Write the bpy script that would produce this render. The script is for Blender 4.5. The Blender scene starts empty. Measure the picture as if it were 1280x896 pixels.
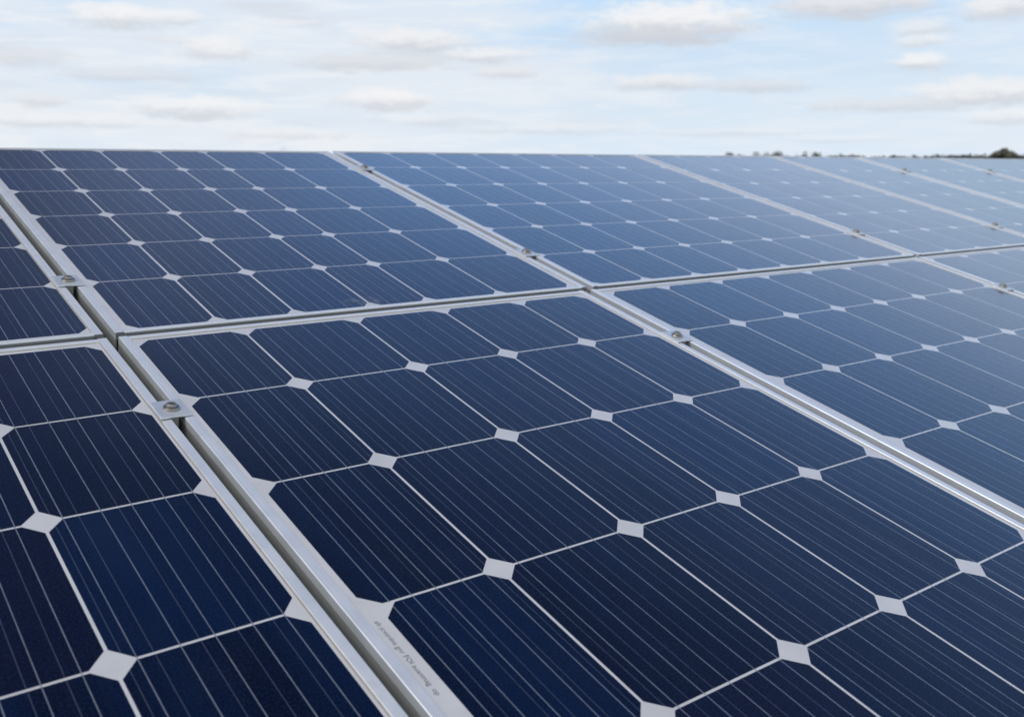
import bpy, bmesh, math, random
from mathutils import Vector, Matrix
random.seed(11)
R = math.radians
scene = bpy.context.scene
col = scene.collection

# ------------------------------------------------------------------ camera
CAM_H = 1.30                       # lens height above the grass
S = 0.60                           # metres per unit of the measured panel grid
TILT = math.atan2(0.2488, 0.96856)  # slope of the array, 14.4 degrees
cd = bpy.data.cameras.new('camera')
cam = bpy.data.objects.new('camera', cd); col.objects.link(cam)
cam.location = (0, 0, CAM_H)
cam.rotation_euler = (R(90 - 10.968), 0, -math.atan2(0.59987, 0.77715))
cd.sensor_width = 36; cd.lens = 36 * 1224.55 / 1280
cd.clip_start = 0.05; cd.clip_end = 9000
cd.dof.use_dof = True; cd.dof.focus_distance = 1.32; cd.dof.aperture_fstop = 7.4
scene.camera = cam

# ------------------------------------------------------------------ world
SUN_AZ, SUN_EL = -82.0, 54.0       # azimuth from +Y towards +X
world = bpy.data.worlds.new('World'); scene.world = world; world.use_nodes = True
nt = world.node_tree; nt.nodes.clear(); LK = nt.links.new

class G:
    """small helper for building node graphs"""
    def __init__(self, tree): self.t = tree
    def node(self, typ, **kw):
        n = self.t.nodes.new(typ)
        for k, v in kw.items(): setattr(n, k, v)
        return n
    def put(self, sock, v):
        if isinstance(v, bpy.types.NodeSocket): self.t.links.new(v, sock)
        else:
            if isinstance(v, tuple) and len(v) == 3 and sock.type == 'RGBA': v = (*v, 1)
            sock.default_value = v
    def m(self, op, a, b=0.0, c=0.0, clamp=False):
        n = self.node('ShaderNodeMath', operation=op, use_clamp=clamp)
        for s, v in zip(n.inputs, (a, b, c)): self.put(s, v)
        return n.outputs[0]
    def v(self, op, a, b=(0, 0, 0), c=(0, 0, 0)):
        n = self.node('ShaderNodeVectorMath', operation=op)
        self.put(n.inputs[0], a)
        if op == 'SCALE': self.put(n.inputs[3], b)
        else:
            self.put(n.inputs[1], b)
            if op == 'MULTIPLY_ADD': self.put(n.inputs[2], c)
        return n.outputs['Value'] if op in ('LENGTH', 'DOT_PRODUCT') else n.outputs[0]
    def ramp(self, x, a, b, lo=0.0, hi=1.0, smooth=True):
        n = self.node('ShaderNodeMapRange', interpolation_type='SMOOTHSTEP' if smooth else 'LINEAR', clamp=True)
        for s, v in zip(n.inputs[:5], (x, a, b, lo, hi)): self.put(s, v)
        return n.outputs[0]
    def mix(self, f, a, b):
        n = self.node('ShaderNodeMix', data_type='RGBA')
        self.put(n.inputs[0], f); self.put(n.inputs[6], a); self.put(n.inputs[7], b)
        return n.outputs[2]
    def noise(self, vec, scale, detail=4, rough=0.55, color=False, dist=0.0):
        n = self.node('ShaderNodeTexNoise')
        self.put(n.inputs['Vector'], vec); n.inputs['Scale'].default_value = scale
        n.inputs['Detail'].default_value = detail; n.inputs['Roughness'].default_value = rough
        n.inputs['Distortion'].default_value = dist
        return n.outputs['Color'] if color else n.outputs[0]
    def xyz(self, vec):
        n = self.node('ShaderNodeSeparateXYZ'); self.put(n.inputs[0], vec); return n.outputs
    def comb(self, x, y, z=0.0):
        n = self.node('ShaderNodeCombineXYZ')
        for s, v in zip(n.inputs, (x, y, z)): self.put(s, v)
        return n.outputs[0]

g = G(nt)
out = g.node('ShaderNodeOutputWorld'); bg = g.node('ShaderNodeBackground')
bg.inputs['Strength'].default_value = 0.10
LK(bg.outputs[0], out.inputs[0])
sky = g.node('ShaderNodeTexSky', sky_type='NISHITA', sun_disc=False)
sky.sun_elevation = R(SUN_EL); sky.sun_rotation = R(SUN_AZ)
sky.altitude = 50; sky.air_density = 1.0; sky.dust_density = 0.6; sky.ozone_density = 2.0
tc = g.node('ShaderNodeTexCoord')
d = tc.outputs['Generated']
dx, dy, dz = g.xyz(d)
DEG = 57.29578
az = g.m('MULTIPLY', g.m('ARCTAN2', dx, dy), DEG)
el = g.m('MULTIPLY', g.m('ARCSINE', dz), DEG)
AE = g.comb(az, el)
up = g.m('ADD', g.m('MAXIMUM', dz, 0.0), 0.045)
pl = g.comb(g.m('DIVIDE', dx, up), g.m('DIVIDE', dy, up))     # flat cloud deck seen from below
W_HI, W_MID, W_GREY = (9.0, 9.05, 9.2), (8.15, 8.5, 9.05), (6.5, 6.75, 7.3)
c = sky.outputs[0]
c = g.mix(g.ramp(el, -1.0, 11.0, 0.95, 0.70), c, (7.3, 8.4, 9.7))   # bright milky air low down
# clear blue above the milky band, deepening towards the zenith, greyer at the left
c = g.mix(g.ramp(el, 3.0, 11.0, 0.0, 0.75), c, (5.3, 7.6, 10.2))
c = g.mix(g.ramp(el, 12.0, 17.0), c, (6.6, 8.5, 11.6))
c = g.mix(g.ramp(el, 16.0, 25.0), c, (2.9, 5.35, 10.1))
c = g.mix(g.ramp(el, 24.0, 33.0, 0.0, 0.95), c, (1.65, 3.0, 6.6))
c = g.mix(g.m('MULTIPLY', g.ramp(az, 36.0, 18.0, 0.0, 0.85), g.ramp(el, 12.0, 20.0)), c, (2.3, 3.1, 5.3))
c = g.mix(g.m('MULTIPLY', g.ramp(az, 21.0, 10.0, 0.0, 0.85), g.ramp(el, 14.0, 24.0)), c, (1.1, 1.45, 2.7))
c = g.mix(g.ramp(el, 32.0, 46.0, 0.0, 0.97), c, (0.58, 1.05, 2.6))
c = g.mix(g.ramp(el, 46.0, 60.0, 0.0, 0.9), c, (0.25, 0.55, 1.7))
# thin veil and broken cloud sheets
n1 = g.noise(pl, 0.55, 6, 0.55, dist=0.3)
n2 = g.noise(g.v('MULTIPLY', AE, (0.055, 0.34, 1)), 1.0, 5, 0.55, dist=0.25)
left = g.ramp(az, 46.0, 30.0, 0.0, 1.0)
lowband = g.ramp(el, 14.0, 8.0)
veil = g.m('MULTIPLY', g.ramp(g.m('ADD', n2, g.m('MULTIPLY_ADD', left, 0.2, -0.06)), 0.42, 0.66), lowband)
c = g.mix(g.m('MULTIPLY', veil, 0.7), c, W_MID)
n3 = g.noise(g.v('MULTIPLY_ADD', AE, (0.10, 0.75, 1), (3.1, 7.7, 0)), 1.0, 4, 0.5, dist=0.3)
greys = g.m('MULTIPLY', g.m('MULTIPLY', g.ramp(n3, 0.52, 0.72), lowband), g.m('MULTIPLY_ADD', left, 0.5, 0.15))
c = g.mix(g.m('MULTIPLY', greys, 0.8), c, W_GREY)
n4 = g.noise(g.v('MULTIPLY_ADD', AE, (0.22, 1.5, 1), (9.3, 2.1, 0)), 1.0, 7, 0.62, dist=0.5)
c = g.mix(g.m('MULTIPLY', g.m('MULTIPLY', g.ramp(n4, 0.46, 0.62), lowband), g.m('MULTIPLY_ADD', left, 0.25, 0.22)), c, W_HI)
far_side = g.m('MAXIMUM', g.ramp(el, 66.0, 78.0), g.ramp(dy, 0.1, -0.25))
hi = g.m('MULTIPLY', g.ramp(g.m('MULTIPLY_ADD', far_side, 0.20, n1), 0.55, 0.72), g.ramp(el, 11.0, 18.0))
c = g.mix(g.m('MULTIPLY', hi, g.m('MULTIPLY_ADD', far_side, 0.85, 0.10)), c, (8.6, 8.6, 8.6))
# single cumulus puffs: azimuth, elevation, half width, half height (degrees), opacity, whiteness
PUFFS = [(46.5, 7.95, 5.4, 1.3, .95, 1.0), (45.3, 7.15, 5.2, .6, .8, .0), (56.1, 8.6, 4.9, 1.0, .95, .55), (63.4, 8.1, 2.6, 1.1, .9, .9),
         (59.5, 7.15, 1.9, .55, .7, .8), (59.4, 6.5, 1.4, .38, .65, .9), (59.6, 5.45, 1.7, .52, .9, 1.0),
         (46.2, 4.72, 3.3, .62, .85, .8), (51.2, 4.45, 3.2, .45, .7, .35), (62.6, 3.8, 3.9, .9, .9, .9),
         (57.7, 3.3, 4.4, .42, .65, .4), (16.8, 7.75, 2.8, .85, .9, 1.0), (19.6, 7.85, 1.3, .5, .7, 1.0),
         (21.5, 6.3, 2.2, .65, .8, 1.0), (32.2, 7.0, 3.9, .8, .85, .9), (29.6, 5.75, 5.2, .6, .75, .3),
         (30.6, 3.8, 3.3, .72, .85, 1.0), (12.8, 3.45, 1.5, .5, .7, .6), (20.1, 3.2, 4.2, .7, .8, 1.0),
         (63.7, 2.6, 2.8, .5, .6, 1.0), (37.2, 5.35, 2.4, .5, .7, .6), (14.0, 2.45, 5.0, .5, .6, 1.0),
         (25.0, 1.9, 5.0, .4, .5, .9), (40.0, 2.2, 6.0, .4, .45, .9), (50.0, 2.0, 5.0, .3, .4, .8),
         (36.0, 6.2, 3.0, .5, .7, .95), (11.5, 5.6, 3.6, .6, .55, .3), (17.0, 4.9, 4.0, .5, .55, .4), (55.5, 1.6, 4.0, .3, .35, 1.0)]
wn = g.noise(g.v('MULTIPLY', AE, (0.5, 1.4, 1)), 1.3, 8, 0.68, color=True)
warp = g.v('MULTIPLY_ADD', wn, (1.9, 1.7, 0), (-0.95, -0.85, 0))
for a0, e0, wa, we, op, wh in PUFFS:
    q = g.v('MULTIPLY_ADD', AE, (1 / wa, 1 / we, 0), (-a0 / wa, -e0 / we, 0))
    q = g.v('ADD', q, warp)
    msk = g.m('MULTIPLY', g.ramp(g.v('LENGTH', q), 1.15, 0.42), op)
    qy = g.xyz(q)[1]
    hi_c = tuple(W_GREY[i] + (W_HI[i] - W_GREY[i]) * wh for i in range(3))
    lo_c = tuple(W_GREY[i] * (0.93 + 0.05 * wh) for i in range(3))
    c = g.mix(msk, c, g.mix(g.ramp(qy, -0.7, 0.25), lo_c, hi_c))
LK(c, bg.inputs['Color'])

# ------------------------------------------------------------------ sun and exposure
sd = bpy.data.lights.new('sun', 'SUN'); sun = bpy.data.objects.new('sun', sd); col.objects.link(sun)
sd.energy = 2.0; sd.angle = R(30); sd.color = (1.0, 0.955, 0.89)
sun.location = (0, 0, 30)
to_sun = Vector((math.sin(R(SUN_AZ)) * math.cos(R(SUN_EL)), math.cos(R(SUN_AZ)) * math.cos(R(SUN_EL)), math.sin(R(SUN_EL))))
sun.rotation_euler = to_sun.to_track_quat('Z', 'Y').to_euler()
vs = scene.view_settings
vs.view_transform = 'Standard'; vs.look = 'None'; vs.exposure = 0.0; vs.gamma = 1.0; vs.use_curve_mapping = False
scene.render.engine = 'CYCLES'

# ------------------------------------------------------------------ materials
def material(name):
    m = bpy.data.materials.new(name); m.use_nodes = True
    b = m.node_tree.nodes['Principled BSDF']
    return m, G(m.node_tree), b

def glassy(b, rough=0.10, ior=1.40, weight=1.0):
    b.inputs['Coat Weight'].default_value = weight
    b.inputs['Coat Roughness'].default_value = rough
    b.inputs['Coat IOR'].default_value = ior

def objco(g): return g.node('ShaderNodeTexCoord').outputs['Object']

def make_cell_mat():
    m, g, b = material('silicon_cell')
    co = objco(g); rnd = g.node('ShaderNodeObjectInfo').outputs['Random']
    shift = g.v('ADD', co, g.comb(g.m('MULTIPLY', rnd, 7.0), g.m('MULTIPLY', rnd, 3.0)))
    band = g.noise(g.v('MULTIPLY', shift, (16, 1.6, 1)), 1.0, 3, 0.5)
    t = g.m('MULTIPLY_ADD', g.m('MULTIPLY', rnd, rnd), 0.6, g.m('MULTIPLY_ADD', band, 1.8, -0.95), clamp=True)
    base = g.mix(t, (0.0006, 0.0005, 0.0036), (0.0003, 0.0085, 0.0400))
    rnd2 = g.m('FRACT', g.m('MULTIPLY', rnd, 17.3))
    base = g.mix(g.ramp(rnd2, 0.6, 1.0, 0, 0.6), base, (0.0030, 0.0018, 0.0085))
    grain = g.noise(co, 430, 3, 0.75)
    base = g.mix(g.ramp(grain, 0.44, 0.64, 0, 0.6), base, (0.005, 0.016, 0.056))
    fing = g.noise(g.v('MULTIPLY', co, (520, 6, 1)), 1.0, 2, 0.6)
    base = g.mix(g.ramp(fing, 0.5, 0.75, 0, 0.55), base, (0.005, 0.008, 0.022))
    fine = g.noise(co, 240, 3, 0.7)
    base = g.mix(g.ramp(fine, 0.70, 0.78, 0, 0.35), base, (0.09, 0.10, 0.13))
    dust = g.noise(co, 7, 5, 0.65)
    base = g.mix(g.ramp(dust, 0.45, 0.8, 0.000, 0.006), base, (0.35, 0.36, 0.38))
    g.put(b.inputs['Base Color'], base)
    b.inputs['Roughness'].default_value = 0.30
    b.inputs['Specular IOR Level'].default_value = 0.05
    b.inputs['Sheen Weight'].default_value = 0.02; b.inputs['Sheen Roughness'].default_value = 0.3; b.inputs['Sheen Tint'].default_value = (0.55, 0.72, 1.0, 1)   # film of dust on the glass
    b.inputs['Specular Tint'].default_value = (0.12, 0.36, 1.0, 1)      # blue anti-reflection film on the silicon
    glassy(b, ior=1.46)
    g.put(b.inputs['Coat Roughness'], g.ramp(dust, 0.3, 0.8, 0.07, 0.16))
    return m
def make_ribbon(name, c, r=0.35, metal=0.6):
    m, g, b = material(name)
    co = objco(g)
    n = g.noise(g.v('MULTIPLY', co, (60, 40, 1)), 1.0, 4, 0.6)
    g.put(b.inputs['Base Color'], g.mix(g.ramp(n, .3, .7), tuple(x * .72 for x in c), c))
    b.inputs['Metallic'].default_value = metal; b.inputs['Roughness'].default_value = r
    glassy(b)
    return m
def make_backsheet():
    m, g, b = material('white_backsheet')
    co = objco(g)
    n = g.noise(co, 14, 5, 0.6); n2 = g.noise(co, 160, 3, 0.65)
    base = g.mix(g.ramp(n, .35, .75), (0.52, 0.53, 0.555), (0.46, 0.465, 0.485))
    base = g.mix(g.ramp(n2, .66, .8, 0, .35), base, (0.45, 0.43, 0.40))
    g.put(b.inputs['Base Color'], base); b.inputs['Roughness'].default_value = 0.6
    glassy(b, ior=1.46)
    b.inputs['Sheen Weight'].default_value = 0.03; b.inputs['Sheen Roughness'].default_value = 0.3; b.inputs['Sheen Tint'].default_value = (0.55, 0.72, 1.0, 1)
    return m
def make_alu(name, c, rough, metal, streak=(3, 260, 3), edge=(0.5, 0.47, 0.42)):
    m, g, b = material(name)
    co = objco(g)
    n = g.noise(g.v('MULTIPLY', co, streak), 1.0, 3, 0.6)
    n2 = g.noise(co, 22, 6, 0.65)
    base = g.mix(g.ramp(n, .3, .7), tuple(x * .93 for x in c), c)
    base = g.mix(g.ramp(n2, .56, .8, 0, .45), base, edge)
    g.put(b.inputs['Base Color'], base)
    b.inputs['Metallic'].default_value = metal
    g.put(b.inputs['Roughness'], g.ramp(n2, .3, .75, rough - .05, rough + .14))
    return m
M_CELL = make_cell_mat()
M_LIP_SHADOW = make_ribbon('lip_shadow_grime', (0.30, 0.25, 0.18), 0.6, 0.0)  # brown line painting the shadow beside the frame lips, plus grime
M_BUS = make_ribbon('silver_busbar', (0.29, 0.325, 0.375), 0.4, 0.5)
M_THIN = make_ribbon('faint_finger', (0.060, 0.072, 0.115), 0.45, 0.2)
M_BACK = make_backsheet()
M_ALU = make_alu('anodised_aluminium', (0.78, 0.81, 0.84), 0.36, 0.5, (260, 3, 3))
M_ALU_X = make_alu('anodised_aluminium_across', (0.77, 0.80, 0.82), 0.38, 0.45, (3, 260, 3))
M_WALL_SHADED = make_alu('shaded_outer_wall', (0.29, 0.30, 0.305), 0.5, 0.3, (30, 30, 12), (0.25, 0.245, 0.23))  # bar sides coloured darker for the shade deep between panels
M_CLAMP = make_alu('clamp_aluminium', (0.66, 0.70, 0.73), 0.38, 0.6, (5, 150, 3))
M_BODY = make_alu('clamp_body_metal', (0.36, 0.36, 0.35), 0.5, 0.6, (50, 50, 4))
M_STEEL = make_alu('stainless_bolt', (0.36, 0.345, 0.32), 0.36, 0.9, (90, 90, 90), (0.20, 0.165, 0.13))
M_POST = make_alu('galvanised_steel', (0.42, 0.43, 0.44), 0.5, 0.8, (20, 20, 20))
M_INK, gi, bi = material('printed_ink')
gi.put(bi.inputs['Base Color'], gi.mix(gi.ramp(gi.noise(objco(gi), 900, 2), .4, .65), (0.015, 0.016, 0.03), (0.12, 0.12, 0.15)))
glassy(bi)
def make_grass():
    m, g, b = material('meadow')
    co = objco(g)
    n = g.noise(co, 0.03, 6, 0.6); n2 = g.noise(co, 6, 5, 0.7)
    base = g.mix(n, (0.05, 0.075, 0.022), (0.10, 0.10, 0.045))
    g.put(b.inputs['Base Color'], g.mix(g.ramp(n2, .3, .8), base, (0.035, 0.055, 0.015)))
    b.inputs['Roughness'].default_value = 0.95; b.inputs['Specular IOR Level'].default_value = 0.1
    return m
def make_leaf(name, c1, c2):
    m, g, b = material(name)
    n = g.noise(objco(g), 0.9, 3, 0.6)
    g.put(b.inputs['Base Color'], g.mix(g.ramp(n, .35, .7), c1, c2)); b.inputs['Roughness'].default_value = 0.8
    return m
M_GRASS = make_grass()
M_LEAF = make_leaf('leaf_dull_green', (0.17, 0.17, 0.13), (0.27, 0.255, 0.19))  # lightened and greyed to paint in distance haze
M_LEAF2 = make_leaf('leaf_far_grey_green', (0.15, 0.165, 0.17), (0.19, 0.205, 0.21))  # haze of the far tree line put into the leaf colour
M_BARK = make_leaf('bark', (0.08, 0.065, 0.05), (0.12, 0.10, 0.08))

# ------------------------------------------------------------------ mesh helpers
def obj(name, bm, mats, parent=None, smooth=False):
    me = bpy.data.meshes.new(name); bm.to_mesh(me); bm.free()
    for m in (mats if isinstance(mats, (list, tuple)) else [mats]): me.materials.append(m)
    if smooth:
        for p in me.polygons: p.use_smooth = True
    o = bpy.data.objects.new(name, me); col.objects.link(o)
    if parent: o.parent = parent
    return o
def thing(name, label, cat, loc, rot=(0, 0, 0), group=None):
    o = bpy.data.objects.new(name, None); col.objects.link(o)
    o.empty_display_size = 0.05; o.location = loc; o.rotation_euler = rot
    tag(o, label, cat, group); return o
def tag(o, label, cat, group=None):
    o['label'] = label; o['category'] = cat
    if group: o['group'] = group
def box(bm, x0, x1, y0, y1, z0, z1, mi=0):
    v = [bm.verts.new(p) for p in ((x0, y0, z0), (x1, y0, z0), (x1, y1, z0), (x0, y1, z0), (x0, y0, z1), (x1, y0, z1), (x1, y1, z1), (x0, y1, z1))]
    for f in ((3, 2, 1, 0), (4, 5, 6, 7), (0, 1, 5, 4), (1, 2, 6, 5), (2, 3, 7, 6), (3, 0, 4, 7)):
        bm.faces.new([v[i] for i in f]).material_index = mi
def extrude_profile(bm, prof, a, b, place):
    """sweep a closed (p, z) profile from a to b; place(p, t, z) gives the point"""
    A = [bm.verts.new(place(p, a, z)) for p, z in prof]; B = [bm.verts.new(place(p, b, z)) for p, z in prof]
    n = len(prof)
    for i in range(n): bm.faces.new((A[i], A[(i + 1) % n], B[(i + 1) % n], B[i]))
    bm.faces.new(A[::-1]); bm.faces.new(B)
    bmesh.ops.recalc_face_normals(bm, faces=bm.faces)
def lathe(bm, prof, seg, cx=0, cy=0):
    rings = []
    for r, z in prof:
        rings.append([bm.verts.new((cx + r * math.cos(2 * math.pi * i / seg), cy + r * math.sin(2 * math.pi * i / seg), z)) for i in range(seg)])
    for k in range(len(rings) - 1):
        for i in range(seg):
            bm.faces.new((rings[k][i], rings[k][(i + 1) % seg], rings[k + 1][(i + 1) % seg], rings[k + 1][i]))
    bm.faces.new(rings[0][::-1]); bm.faces.new(rings[-1])

# plane of the array: local x along the rows, local y up the slope, local z out of the glass
def plane_pt(u, v, w=0.0):
    return Vector((S * u, S * (0.96856 * v + 0.2488) - w * math.sin(TILT), CAM_H + S * (0.2488 * v - 0.96856) + w * math.cos(TILT)))

# ------------------------------------------------------------------ ground
bm = bmesh.new()
rad = [0, 6, 20, 60, 200, 700, 2500, 6000]
prev = None; seg = 48
for r in rad:
    ring = [bm.verts.new((r * math.cos(2 * math.pi * i / seg), r * math.sin(2 * math.pi * i / seg), 0)) for i in range(seg)] if r else [bm.verts.new((0, 0, 0))]
    if prev:
        for i in range(seg):
            if len(prev) == 1: bm.faces.new((prev[0], ring[i], ring[(i + 1) % seg]))
            else: bm.faces.new((prev[i], ring[i], ring[(i + 1) % seg], prev[(i + 1) % seg]))
    prev = ring
gnd = obj('ground', bm, M_GRASS); gnd['kind'] = 'structure'

# ------------------------------------------------------------------ solar panels
FL_SIDE, FL_END = 0.0125, 0.0095      # visible flange widths
LIP = 0.0022                          # flange stands above the glass
DEPTH = 0.040
def frame_profile(w):                 # p = 0 on the outer face, w on the inner lip
    e = 0.0008
    return [(0, -DEPTH), (0, -.009), (0, -.0005), (0, LIP - e), (e, LIP), (w - e * .6, LIP), (w, LIP - e * .6), (w, -0.0035), (0.0022, -0.0035), (0.0022, -DEPTH + .002), (0.022, -DEPTH + .002), (0.022, -DEPTH)]

def solar_panel(label, u0, u1, v0, v1, us, vs_, chu=0.033, chv=0.034, nbus=5, text=False, faint=5, gap=0.00165, gv=0.0015, left=None):
    """us / vs_ are the cell boundaries: first and last are the outer cell edges"""
    rng = random.Random(label)
    root = thing('solar_panel', label, 'solar panel', plane_pt(u0, v0), (TILT, 0, 0), 'framed solar panels of the array')
    W, H = (u1 - u0) * S, (v1 - v0) * S
    X = lambda u: (u - u0) * S
    Y = lambda v: (v - v0) * S
    # frame: four butt jointed aluminium bars
    dz = 0.00035; dpt = 0.0004
    for prof, t0, t1, place, mat in (
            (FL_SIDE, 0, H, lambda p, t, z: (p, t, z), M_ALU), (FL_SIDE, 0, H, lambda p, t, z: (W - p, t, z), M_ALU),
            (FL_END, FL_SIDE + .0003, W - FL_SIDE - .0003, lambda p, t, z: (t, p + dpt, z - dz), M_ALU_X),
            (FL_END, FL_SIDE + .0003, W - FL_SIDE - .0003, lambda p, t, z: (t, H - p - dpt, z - dz), M_ALU_X)):
        bm = bmesh.new(); extrude_profile(bm, frame_profile(prof), t0, t1, place)
        for f in bm.faces:                                   # sides below the top flange darkened, painting the shade in the gaps
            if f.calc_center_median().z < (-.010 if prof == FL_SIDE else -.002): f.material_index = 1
        obj('frame_rail', bm, [mat, M_WALL_SHADED], root)
    # white laminate sheet under the cells
    bm = bmesh.new()
    box(bm, .003, W - .003, .003, H - .003, -0.0030, -0.00008)
    # brown strips: painted lip shadow and grime along the right and upper frame lips
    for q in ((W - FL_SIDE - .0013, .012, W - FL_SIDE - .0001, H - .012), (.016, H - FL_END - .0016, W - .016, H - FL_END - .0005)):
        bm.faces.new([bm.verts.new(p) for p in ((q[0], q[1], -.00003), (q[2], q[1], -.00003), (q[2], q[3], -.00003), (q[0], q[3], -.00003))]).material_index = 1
    obj('backsheet', bm, [M_BACK, M_LIP_SHADOW], root)
    # busbar positions stay the same along one column (one ribbon strings the cells together)
    for i in range(len(us) - 1):
        xa, xb = X(us[i]) + (gap if i else 0), X(us[i + 1]) - (gap if i < len(us) - 2 else 0)
        w = xb - xa
        fr_ = [(k + .62) / (nbus + .24) + rng.uniform(-.025, .025) for k in range(nbus)]
        fa = [f + rng.choice((.33, .5, .62)) / nbus + rng.uniform(-.02, .02) for f in [-.06] + fr_]
        for j in range(len(vs_) - 1):
            yb, ya = Y(vs_[j]) - (gv if j else 0), Y(vs_[j + 1]) + (gv if j < len(vs_) - 2 else 0)
            if left and i == 0: xa = X(left[min(j, len(left) - 1)])
            cu = chu * S - gap; cv = chv * S - gv
            bm = bmesh.new()
            P = [(xa + cu, ya), (xb - cu, ya), (xb, ya + cv), (xb, yb - cv), (xb - cu, yb), (xa + cu, yb), (xa, yb - cv), (xa, ya + cv)]
            bm.faces.new([bm.verts.new((x, y, 0)) for x, y in P]).material_index = 0
            def clip(x):      # how far a strip at x may run before it meets the cut corners
                t = max(0, cu - (x - xa), cu - (xb - x)) / cu * cv
                return ya + t, yb - t
            def strip(x, hw, z, mi, ext):
                y0, y1 = clip(x)
                if y0 == ya: y0 -= ext if j < len(vs_) - 2 else -0.002
                if y1 == yb: y1 += ext if j else -0.002
                bm.faces.new([bm.verts.new(p) for p in ((x - hw, y0, z), (x + hw, y0, z), (x + hw, y1, z), (x - hw, y1, z))]).material_index = mi
            for f in fr_: strip(xb - w * (1 - f), 0.00050 * rng.uniform(.85, 1.1), 0.00007, 1, gv * .98)
            for f in fa[:faint + 1]:
                if .03 < f < .97: strip(xb - w * (1 - f), 0.00036, 0.00004, 2, -0.001)
            obj('solar_cell', bm, [M_CELL, M_BUS, M_THIN], root)
    if text:
        cu_ = bpy.data.curves.new('printed_text', 'FONT'); cu_.body = 'alt jcvonlna gnr FOI auanmag  op'
        cu_.size = 0.0062; cu_.space_character = 1.0; cu_.align_x = 'LEFT'
        tmp = bpy.data.objects.new('printed_text_curve', cu_); col.objects.link(tmp)
        me = bpy.data.meshes.new_from_object(tmp.evaluated_get(bpy.context.evaluated_depsgraph_get()))
        bpy.data.objects.remove(tmp); me.name = 'printed_text'
        L = max(p.co.x for p in me.vertices)
        k = 0.111 / L
        for p in me.vertices: p.co = Vector((p.co.y * k * 0.9, -p.co.x * k, 0.0))
        me.materials.clear(); me.materials.append(M_INK)
        t = bpy.data.objects.new('printed_text', me); col.objects.link(t); t.parent = root
        t.location = (X(0.7095), Y(1.062), -0.00003)
    return root

def even(a, b, n): return [a + (b - a) * k / n for k in range(n + 1)]
VU0, VL1 = 2.292, 2.267
uv_rows = [3.9, 3.583, 3.272, 2.954, 2.637]
# upper row, left to right
solar_panel('back row panel cut by the left edge of the photo, left of the first gap', -1.05, .6495, VU0, 4.2046, even(-1.0, .625, 6), [4.18, 3.92, 3.61, 3.30, 2.989, 2.655, 2.318], .028, .029, gap=.0019, gv=.0013)
back_b = solar_panel('slate blue back row panel of six columns with a dirt smear at its lower edge', .678, 2.2246, VU0, 4.2046, [.718, .9442, 1.1692, 1.4098, 1.6052, 1.8764, 2.178], [4.18, 3.877, 3.581, 3.286, 2.98, 2.659, 2.315], .028, .029, gap=.0019, gv=.0013)
solar_panel('large back row panel with seven columns of blue cells, upper middle of the photo', 2.2560, 4.279, VU0, 4.213, [2.288, 2.5363, 2.8038, 3.0691, 3.338, 3.6115, 3.8914, 4.232], [4.19, 3.9118, 3.5998, 3.2782, 2.9626, 2.6362, 2.316], .033, .026, gap=.0019, gv=.0015)
solar_panel('pale blue back row panel with four cell columns behind the front right panel', 4.309, 5.580, VU0, 4.217, [4.338, 4.6171, 4.9063, 5.1941, 5.535], [4.19, 3.8597, 3.5557, 3.2495, 2.9392, 2.6244, 2.316], .033, .026, faint=2, gap=.0017, gv=.0013)
solar_panel('paler back row panel with three cell columns, second before the right edge', 5.610, 6.580, VU0, 4.217, [5.64, 5.8913, 6.1784, 6.505], [4.19, 3.8327, 3.5307, 3.2283, 2.9137, 2.6065, 2.316], .033, .026, faint=2, gap=.0017, gv=.0013)
solar_panel('hazy pale back row panel below the long dark hedge', 6.610, 7.757, VU0, 4.217, even(6.645, 7.69, 4), [4.19, 3.8327, 3.5307, 3.2283, 2.9137, 2.6065, 2.316], .033, .026, faint=2, gap=.0017, gv=.0013)
solar_panel('farthest pale panel sliver at the right edge below the round bush', 7.787, 10.20, VU0, 4.217, even(7.825, 10.13, 8), [4.19, 3.8327, 3.5307, 3.2283, 2.9137, 2.6065, 2.316], .033, .026, faint=2, gap=.0017, gv=.0013)
# lower row
solar_panel('front row panel at the lower left edge, left of the first gap', -.92, .6500, -.17, VL1, even(-.83, .3327, 4) + [.621], [2.236, 1.8851, 1.5324, 1.137, .735, .33, -.09], .032, .034, faint=5)
solar_panel('large front middle panel with tiny grey printed text on its left margin', .6775, 2.187, -.17, VL1, [.7265, .9808, 1.3052, 1.5977, 1.8867, 2.152], [2.236, 1.899, 1.5082, 1.0944, .6895, .28, -.11], .034, .034, text=True, left=[.707, .711, .714, .734])
solar_panel('front right panel with seven columns of cells, right of the front middle panel', 2.2230, 4.236, -.17, VL1, [2.274, 2.542, 2.8252, 3.1, 3.3728, 3.6414, 3.9269, 4.205], [2.238, 1.8847, 1.51, 1.1176, .72, .32, -.09], .036, .034)
solar_panel('front row panel corner showing at the right edge under the pale panels', 4.266, 5.580, -.17, VL1, even(4.305, 5.51, 4), [2.238, 1.8847, 1.51, 1.1176, .72, .32, -.09], .036, .034, faint=2)

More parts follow.
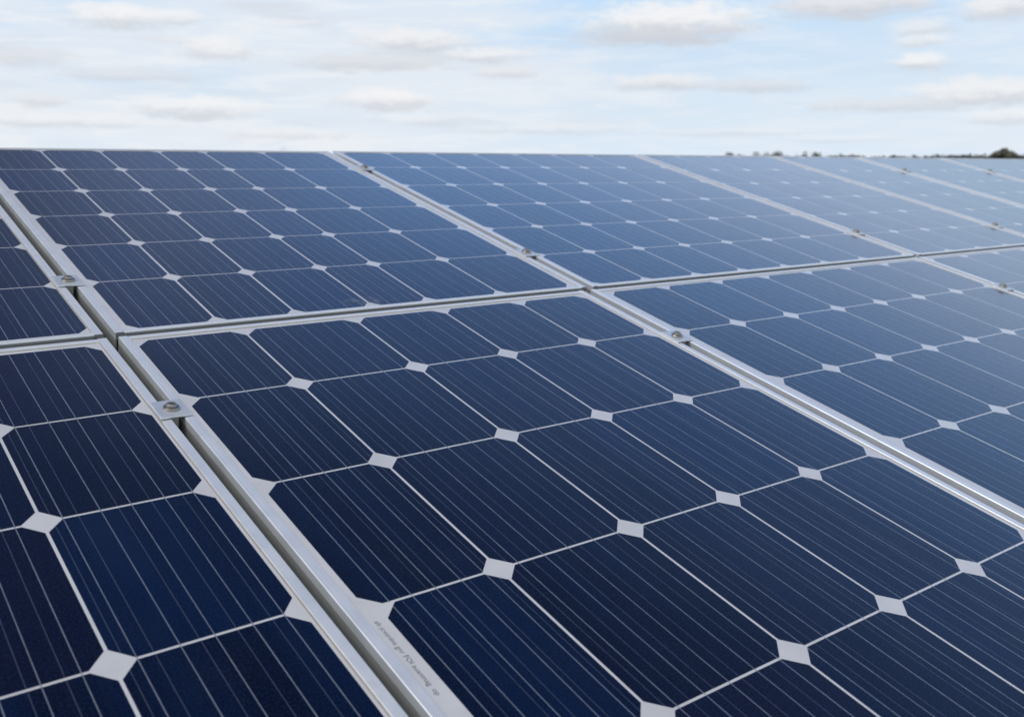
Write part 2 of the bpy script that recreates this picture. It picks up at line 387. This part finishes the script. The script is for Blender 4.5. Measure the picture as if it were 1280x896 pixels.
# dried dirt smear on the lower edge of the slate blue back panel
M_DIRT, gd, bd = material('dried_dirt_film')
co = objco(gd)
dn = gd.noise(co, 60, 5, 0.7); dl = gd.v('LENGTH', gd.v('MULTIPLY', co, (1 / .055, 1 / .030, 0)))
gd.put(bd.inputs['Alpha'], gd.m('MULTIPLY', gd.m('MULTIPLY', gd.ramp(dn, .42, .66), gd.ramp(dl, 1.0, .25)), .2))
bd.inputs['Base Color'].default_value = (.46, .46, .47, 1); bd.inputs['Roughness'].default_value = .8
bm = bmesh.new(); bm.faces.new([bm.verts.new((.058 * math.cos(k * .3927) * (1 + .12 * math.sin(k * 2.3)), .031 * math.sin(k * .3927) * (1 + .1 * math.cos(k * 3.1)), 0)) for k in range(16)])
sm = obj('dirt_smear', bm, M_DIRT, back_b); sm.location = ((1.40 - .678) * S, (2.352 - VU0) * S, .0006)

# ------------------------------------------------------------------ clamps in the gaps
def clamp_plate_bm():
    bm = bmesh.new(); L = 0.0235; t = 0.0021
    # cross section along the row direction: turned-down lip at the left, slightly crowned plate
    top = [(-.0205, .0042), (-.0192, .0053), (-.0100, .0055), (0, .0052), (.0110, .0051), (.0186, .0053)]
    bot = [(p, z - t) for p, z in top[1:]][::-1]
    prof = [(-.0205, .0006)] + top + bot + [(-.0187, .0030), (-.0187, .0006)]
    extrude_profile(bm, prof, -L, L, lambda p, tt, z: (p, tt, z))
    bmesh.ops.bevel(bm, geom=[e for e in bm.edges if e.is_manifold and e.calc_face_angle(0) > 1.2], offset=.0004, segments=1, affect='EDGES')
    return bm
def clamp_body_bm():
    bm = bmesh.new()
    box(bm, -.0076, .0022, -.0215, .0215, -.0385, .0029)
    return bm
def washer_bm():
    bm = bmesh.new(); lathe(bm, [(.0095, .0050), (.0104, .0056), (.0104, .0072), (.0098, .0080), (.0068, .0084)], 40); return bm
def bolt_bm():
    bm = bmesh.new()
    lathe(bm, [(.0064, .0080), (.0068, .0087), (.0068, .0108), (.0062, .0119), (.0050, .0125), (.0034, .0126), (.0032, .0122), (.0028, .0100)], 32)
    return bm
CL = [  # u, v, half gap, label
    (.6625, 1.853, 'nearest metal clamp with clear round bolt, in the front left gap'),
    (.6645, 2.665, 'clamp with round bolt in the gap at the left edge, back row'),
    (2.2400, 2.652, 'clamp with rusty bolt in the middle of the photo, above the four panel joint'),
    (2.2050, 1.842, 'clamp with rusty bolt on the frame right of the front middle panel'),
    (2.2400, 3.874, 'small blurred clamp near the top of the back row, behind the middle bolt'),
    (4.2940, 2.634, 'blurred clamp on the pale frame above the right hand joint'),
    (4.2510, 1.850, 'clamp by the right edge on the front row frame'),
    (5.5950, 2.596, 'faint clamp at the right edge between two pale panels'),
    (6.5950, 3.815, 'faint far clamp below the dark hedge'),
    (7.7720, 3.785, 'farthest faint clamp below the round bush'),
]
first = None
for u, v, lab in CL:
    loc = plane_pt(u, v)
    if first is None:
        first = thing('panel_clamp', lab, 'clamp', loc, (TILT, 0, 0), 'clamps holding the panel frames')
        obj('clamp_plate', clamp_plate_bm(), M_CLAMP, first)
        obj('clamp_body', clamp_body_bm(), M_BODY, first)
        obj('washer', washer_bm(), M_STEEL, first, False)
        obj('bolt', bolt_bm(), M_STEEL, first, False)
        kids = list(first.children)
    else:
        o = first.copy(); col.objects.link(o); o.location = loc; o['label'] = lab
        for k in kids:
            kk = k.copy(); col.objects.link(kk); kk.parent = o

# ------------------------------------------------------------------ support under the array
sup = thing('mounting_frame', 'dark support rails seen at the bottom of the gaps between panels', 'mounting frame', plane_pt(0, 0, -DEPTH) * 1)
base = sup.location.copy()
for v in (.25, 1.853, 2.655, 3.84):
    bm = bmesh.new(); box(bm, -.62, 6.55, -.02, .02, -.0405, -.0005)
    o = obj('support_rail', bm, M_POST, sup); o.location = plane_pt(0, v, -DEPTH) - base; o.rotation_euler = (TILT, 0, 0)
for x in (-.3, 1.5, 3.3, 5.1, 6.4):
    for v in (.25, 3.84):
        p = plane_pt(0, v, -DEPTH - .0405); bm = bmesh.new()
        box(bm, -.03, .03, -.03, .03, -.15, p.z - .004)
        o = obj('support_post', bm, M_POST, sup); o.location = Vector((x, p.y, 0)) - base

# ------------------------------------------------------------------ trees on the horizon
def polar(a, dist): return Vector((math.sin(R(a)) * dist, math.cos(R(a)) * dist, 0))
def leafy(rng, blobs, n, size):
    bm = bmesh.new()
    for _ in range(n):
        cx, cy, cz, rx, rz = rng.choice(blobs)
        q = Vector((rng.gauss(0, 1), rng.gauss(0, 1), rng.gauss(0, 1))).normalized() * rng.uniform(.35, 1) ** .5
        p = Vector((cx + q.x * rx, cy + q.y * rx, max(.25, cz + q.z * rz)))
        s = size * rng.uniform(.5, 1.3)
        m = Matrix.Rotation(rng.uniform(0, 6.3), 3, 'Z') @ Matrix.Rotation(rng.uniform(0, 3.1), 3, 'X')
        bm.faces.new([bm.verts.new(p + m @ Vector(k)) for k in ((-s, -s * .6, 0), (s, -s * .5, 0), (s * .8, s * .6, s * .2), (-s * .7, s * .5, -s * .1))])
    return bm
def limb(bm, a, b, r0, r1, seg=6):
    a, b = Vector(a), Vector(b); d = (b - a).normalized(); q = d.to_track_quat('Z', 'Y').to_matrix()
    A = [bm.verts.new(a + q @ Vector((r0 * math.cos(2 * math.pi * i / seg), r0 * math.sin(2 * math.pi * i / seg), 0))) for i in range(seg)]
    B = [bm.verts.new(b + q @ Vector((r1 * math.cos(2 * math.pi * i / seg), r1 * math.sin(2 * math.pi * i / seg), 0))) for i in range(seg)]
    for i in range(seg): bm.faces.new((A[i], A[(i + 1) % seg], B[(i + 1) % seg], B[i]))
    bm.faces.new(B)
def tree(label, a, dist, h, w, leafmat, n=900, seed=1, bare=False, dome=False, group='trees on the far horizon'):
    rng = random.Random(seed)
    r = thing('tree' if bare else 'bushy_tree', label, 'tree', polar(a, dist), (0, 0, rng.uniform(0, 6)), group)
    bm = bmesh.new(); limb(bm, (0, 0, -.3), (0, 0, h * .45), h * .03, h * .018)
    for k in range(9):
        an = rng.uniform(0, 6.28); rr = w * rng.uniform(.15, .42)
        limb(bm, (0, 0, h * rng.uniform(.2, .45)), (rr * math.cos(an), rr * math.sin(an), h * rng.uniform(.6, .97)), h * .012, h * .002, 4)
    obj('trunk', bm, M_BARK, r)
    blobs = []
    if dome:
        for k in range(16):
            an = rng.uniform(0, 6.28); rr = w * .40 * math.sqrt(rng.random()); top = h * (.80 - .28 * (rr / (w * .40)) ** 2)
            blobs.append((rr * math.cos(an), rr * math.sin(an), top * rng.uniform(.8, 1), w * rng.uniform(.11, .17), h * .17))
            blobs.append((rr * math.cos(an), rr * math.sin(an), top * .5, w * .16, h * .25))
    for k in range(0 if dome else 9):
        an = rng.uniform(0, 6.28); rr = w * rng.uniform(.0, .30)
        blobs.append((rr * math.cos(an), rr * math.sin(an), h * rng.uniform(.42, .72), w * rng.uniform(.16, .26), h * rng.uniform(.17, .27)))
    obj('crown', leafy(rng, blobs, n, w * .035), leafmat, r)
    return r
HT = lambda e, dist: CAM_H + math.tan(R(e)) * dist
D0 = 300
TREES = [  # azimuth, elevation of the top, width in degrees, label
    (49.9, .98, .75, 'leftmost low bush in the dark clump row above the back panels'),
    (50.5, .98, .55, 'second low bush from the left in the clump row on the horizon'),
    (51.45, 1.03, .55, 'third bush of the horizon clump row, a little taller'),
    (51.95, 1.04, .60, 'fourth bush of the horizon clump row, right of the taller one'),
    (52.6, 1.05, .80, 'dark bush above the joint of the two pale back panels'),
    (53.9, .99, .75, 'dark left half of the twin bush right of the pale joint'),
    (54.5, .98, .75, 'dark right half of the twin bush right of the pale joint'),
    (55.3, .86, .70, 'low faint bush right of the dark twin bush'),
    (55.85, .93, .45, 'small pointed bush left of the long hedge'),
    (56.7, .78, .8, 'low faint bush where the long hedge begins'),
    (63.83, 1.11, 1.35, 'large round olive bush standing above the hedge at the right edge'),
]
for i, (a, e, w, lab) in enumerate(TREES):
    tree(lab, a, D0, HT(e, D0), D0 * R(w) * 1.25, M_LEAF, n=2600 if w > 1.2 else 1300, seed=20 + i, dome=w > 1.2)
tree('pale bare treetop peeping over the back row, above the slate blue panel', 24.9, 330, HT(1.24, 330), 330 * R(1.0), M_LEAF2, n=70, seed=5, bare=True)
# long hedge in front of the horizon at the right
rng = random.Random(3); bm0 = []
DH = 340; a = 49.6
while a < 70:
    p = polar(a, DH + rng.uniform(-4, 4)); t = min(1, max(0, (a - 56.5) / 4.5))
    h = HT((.69 if a < 57 else .63) + .07 * t + rng.uniform(-.035, .03), DH)
    bm0.append((p.x, p.y, h * .5, 2.0, h * .5)); a += rng.uniform(.12, .22)
hd = obj('hedge', leafy(rng, bm0, 22000, .42), M_LEAF2)
tag(hd, 'long low grey green hedge along the horizon at right, beneath the round bush', 'hedge')
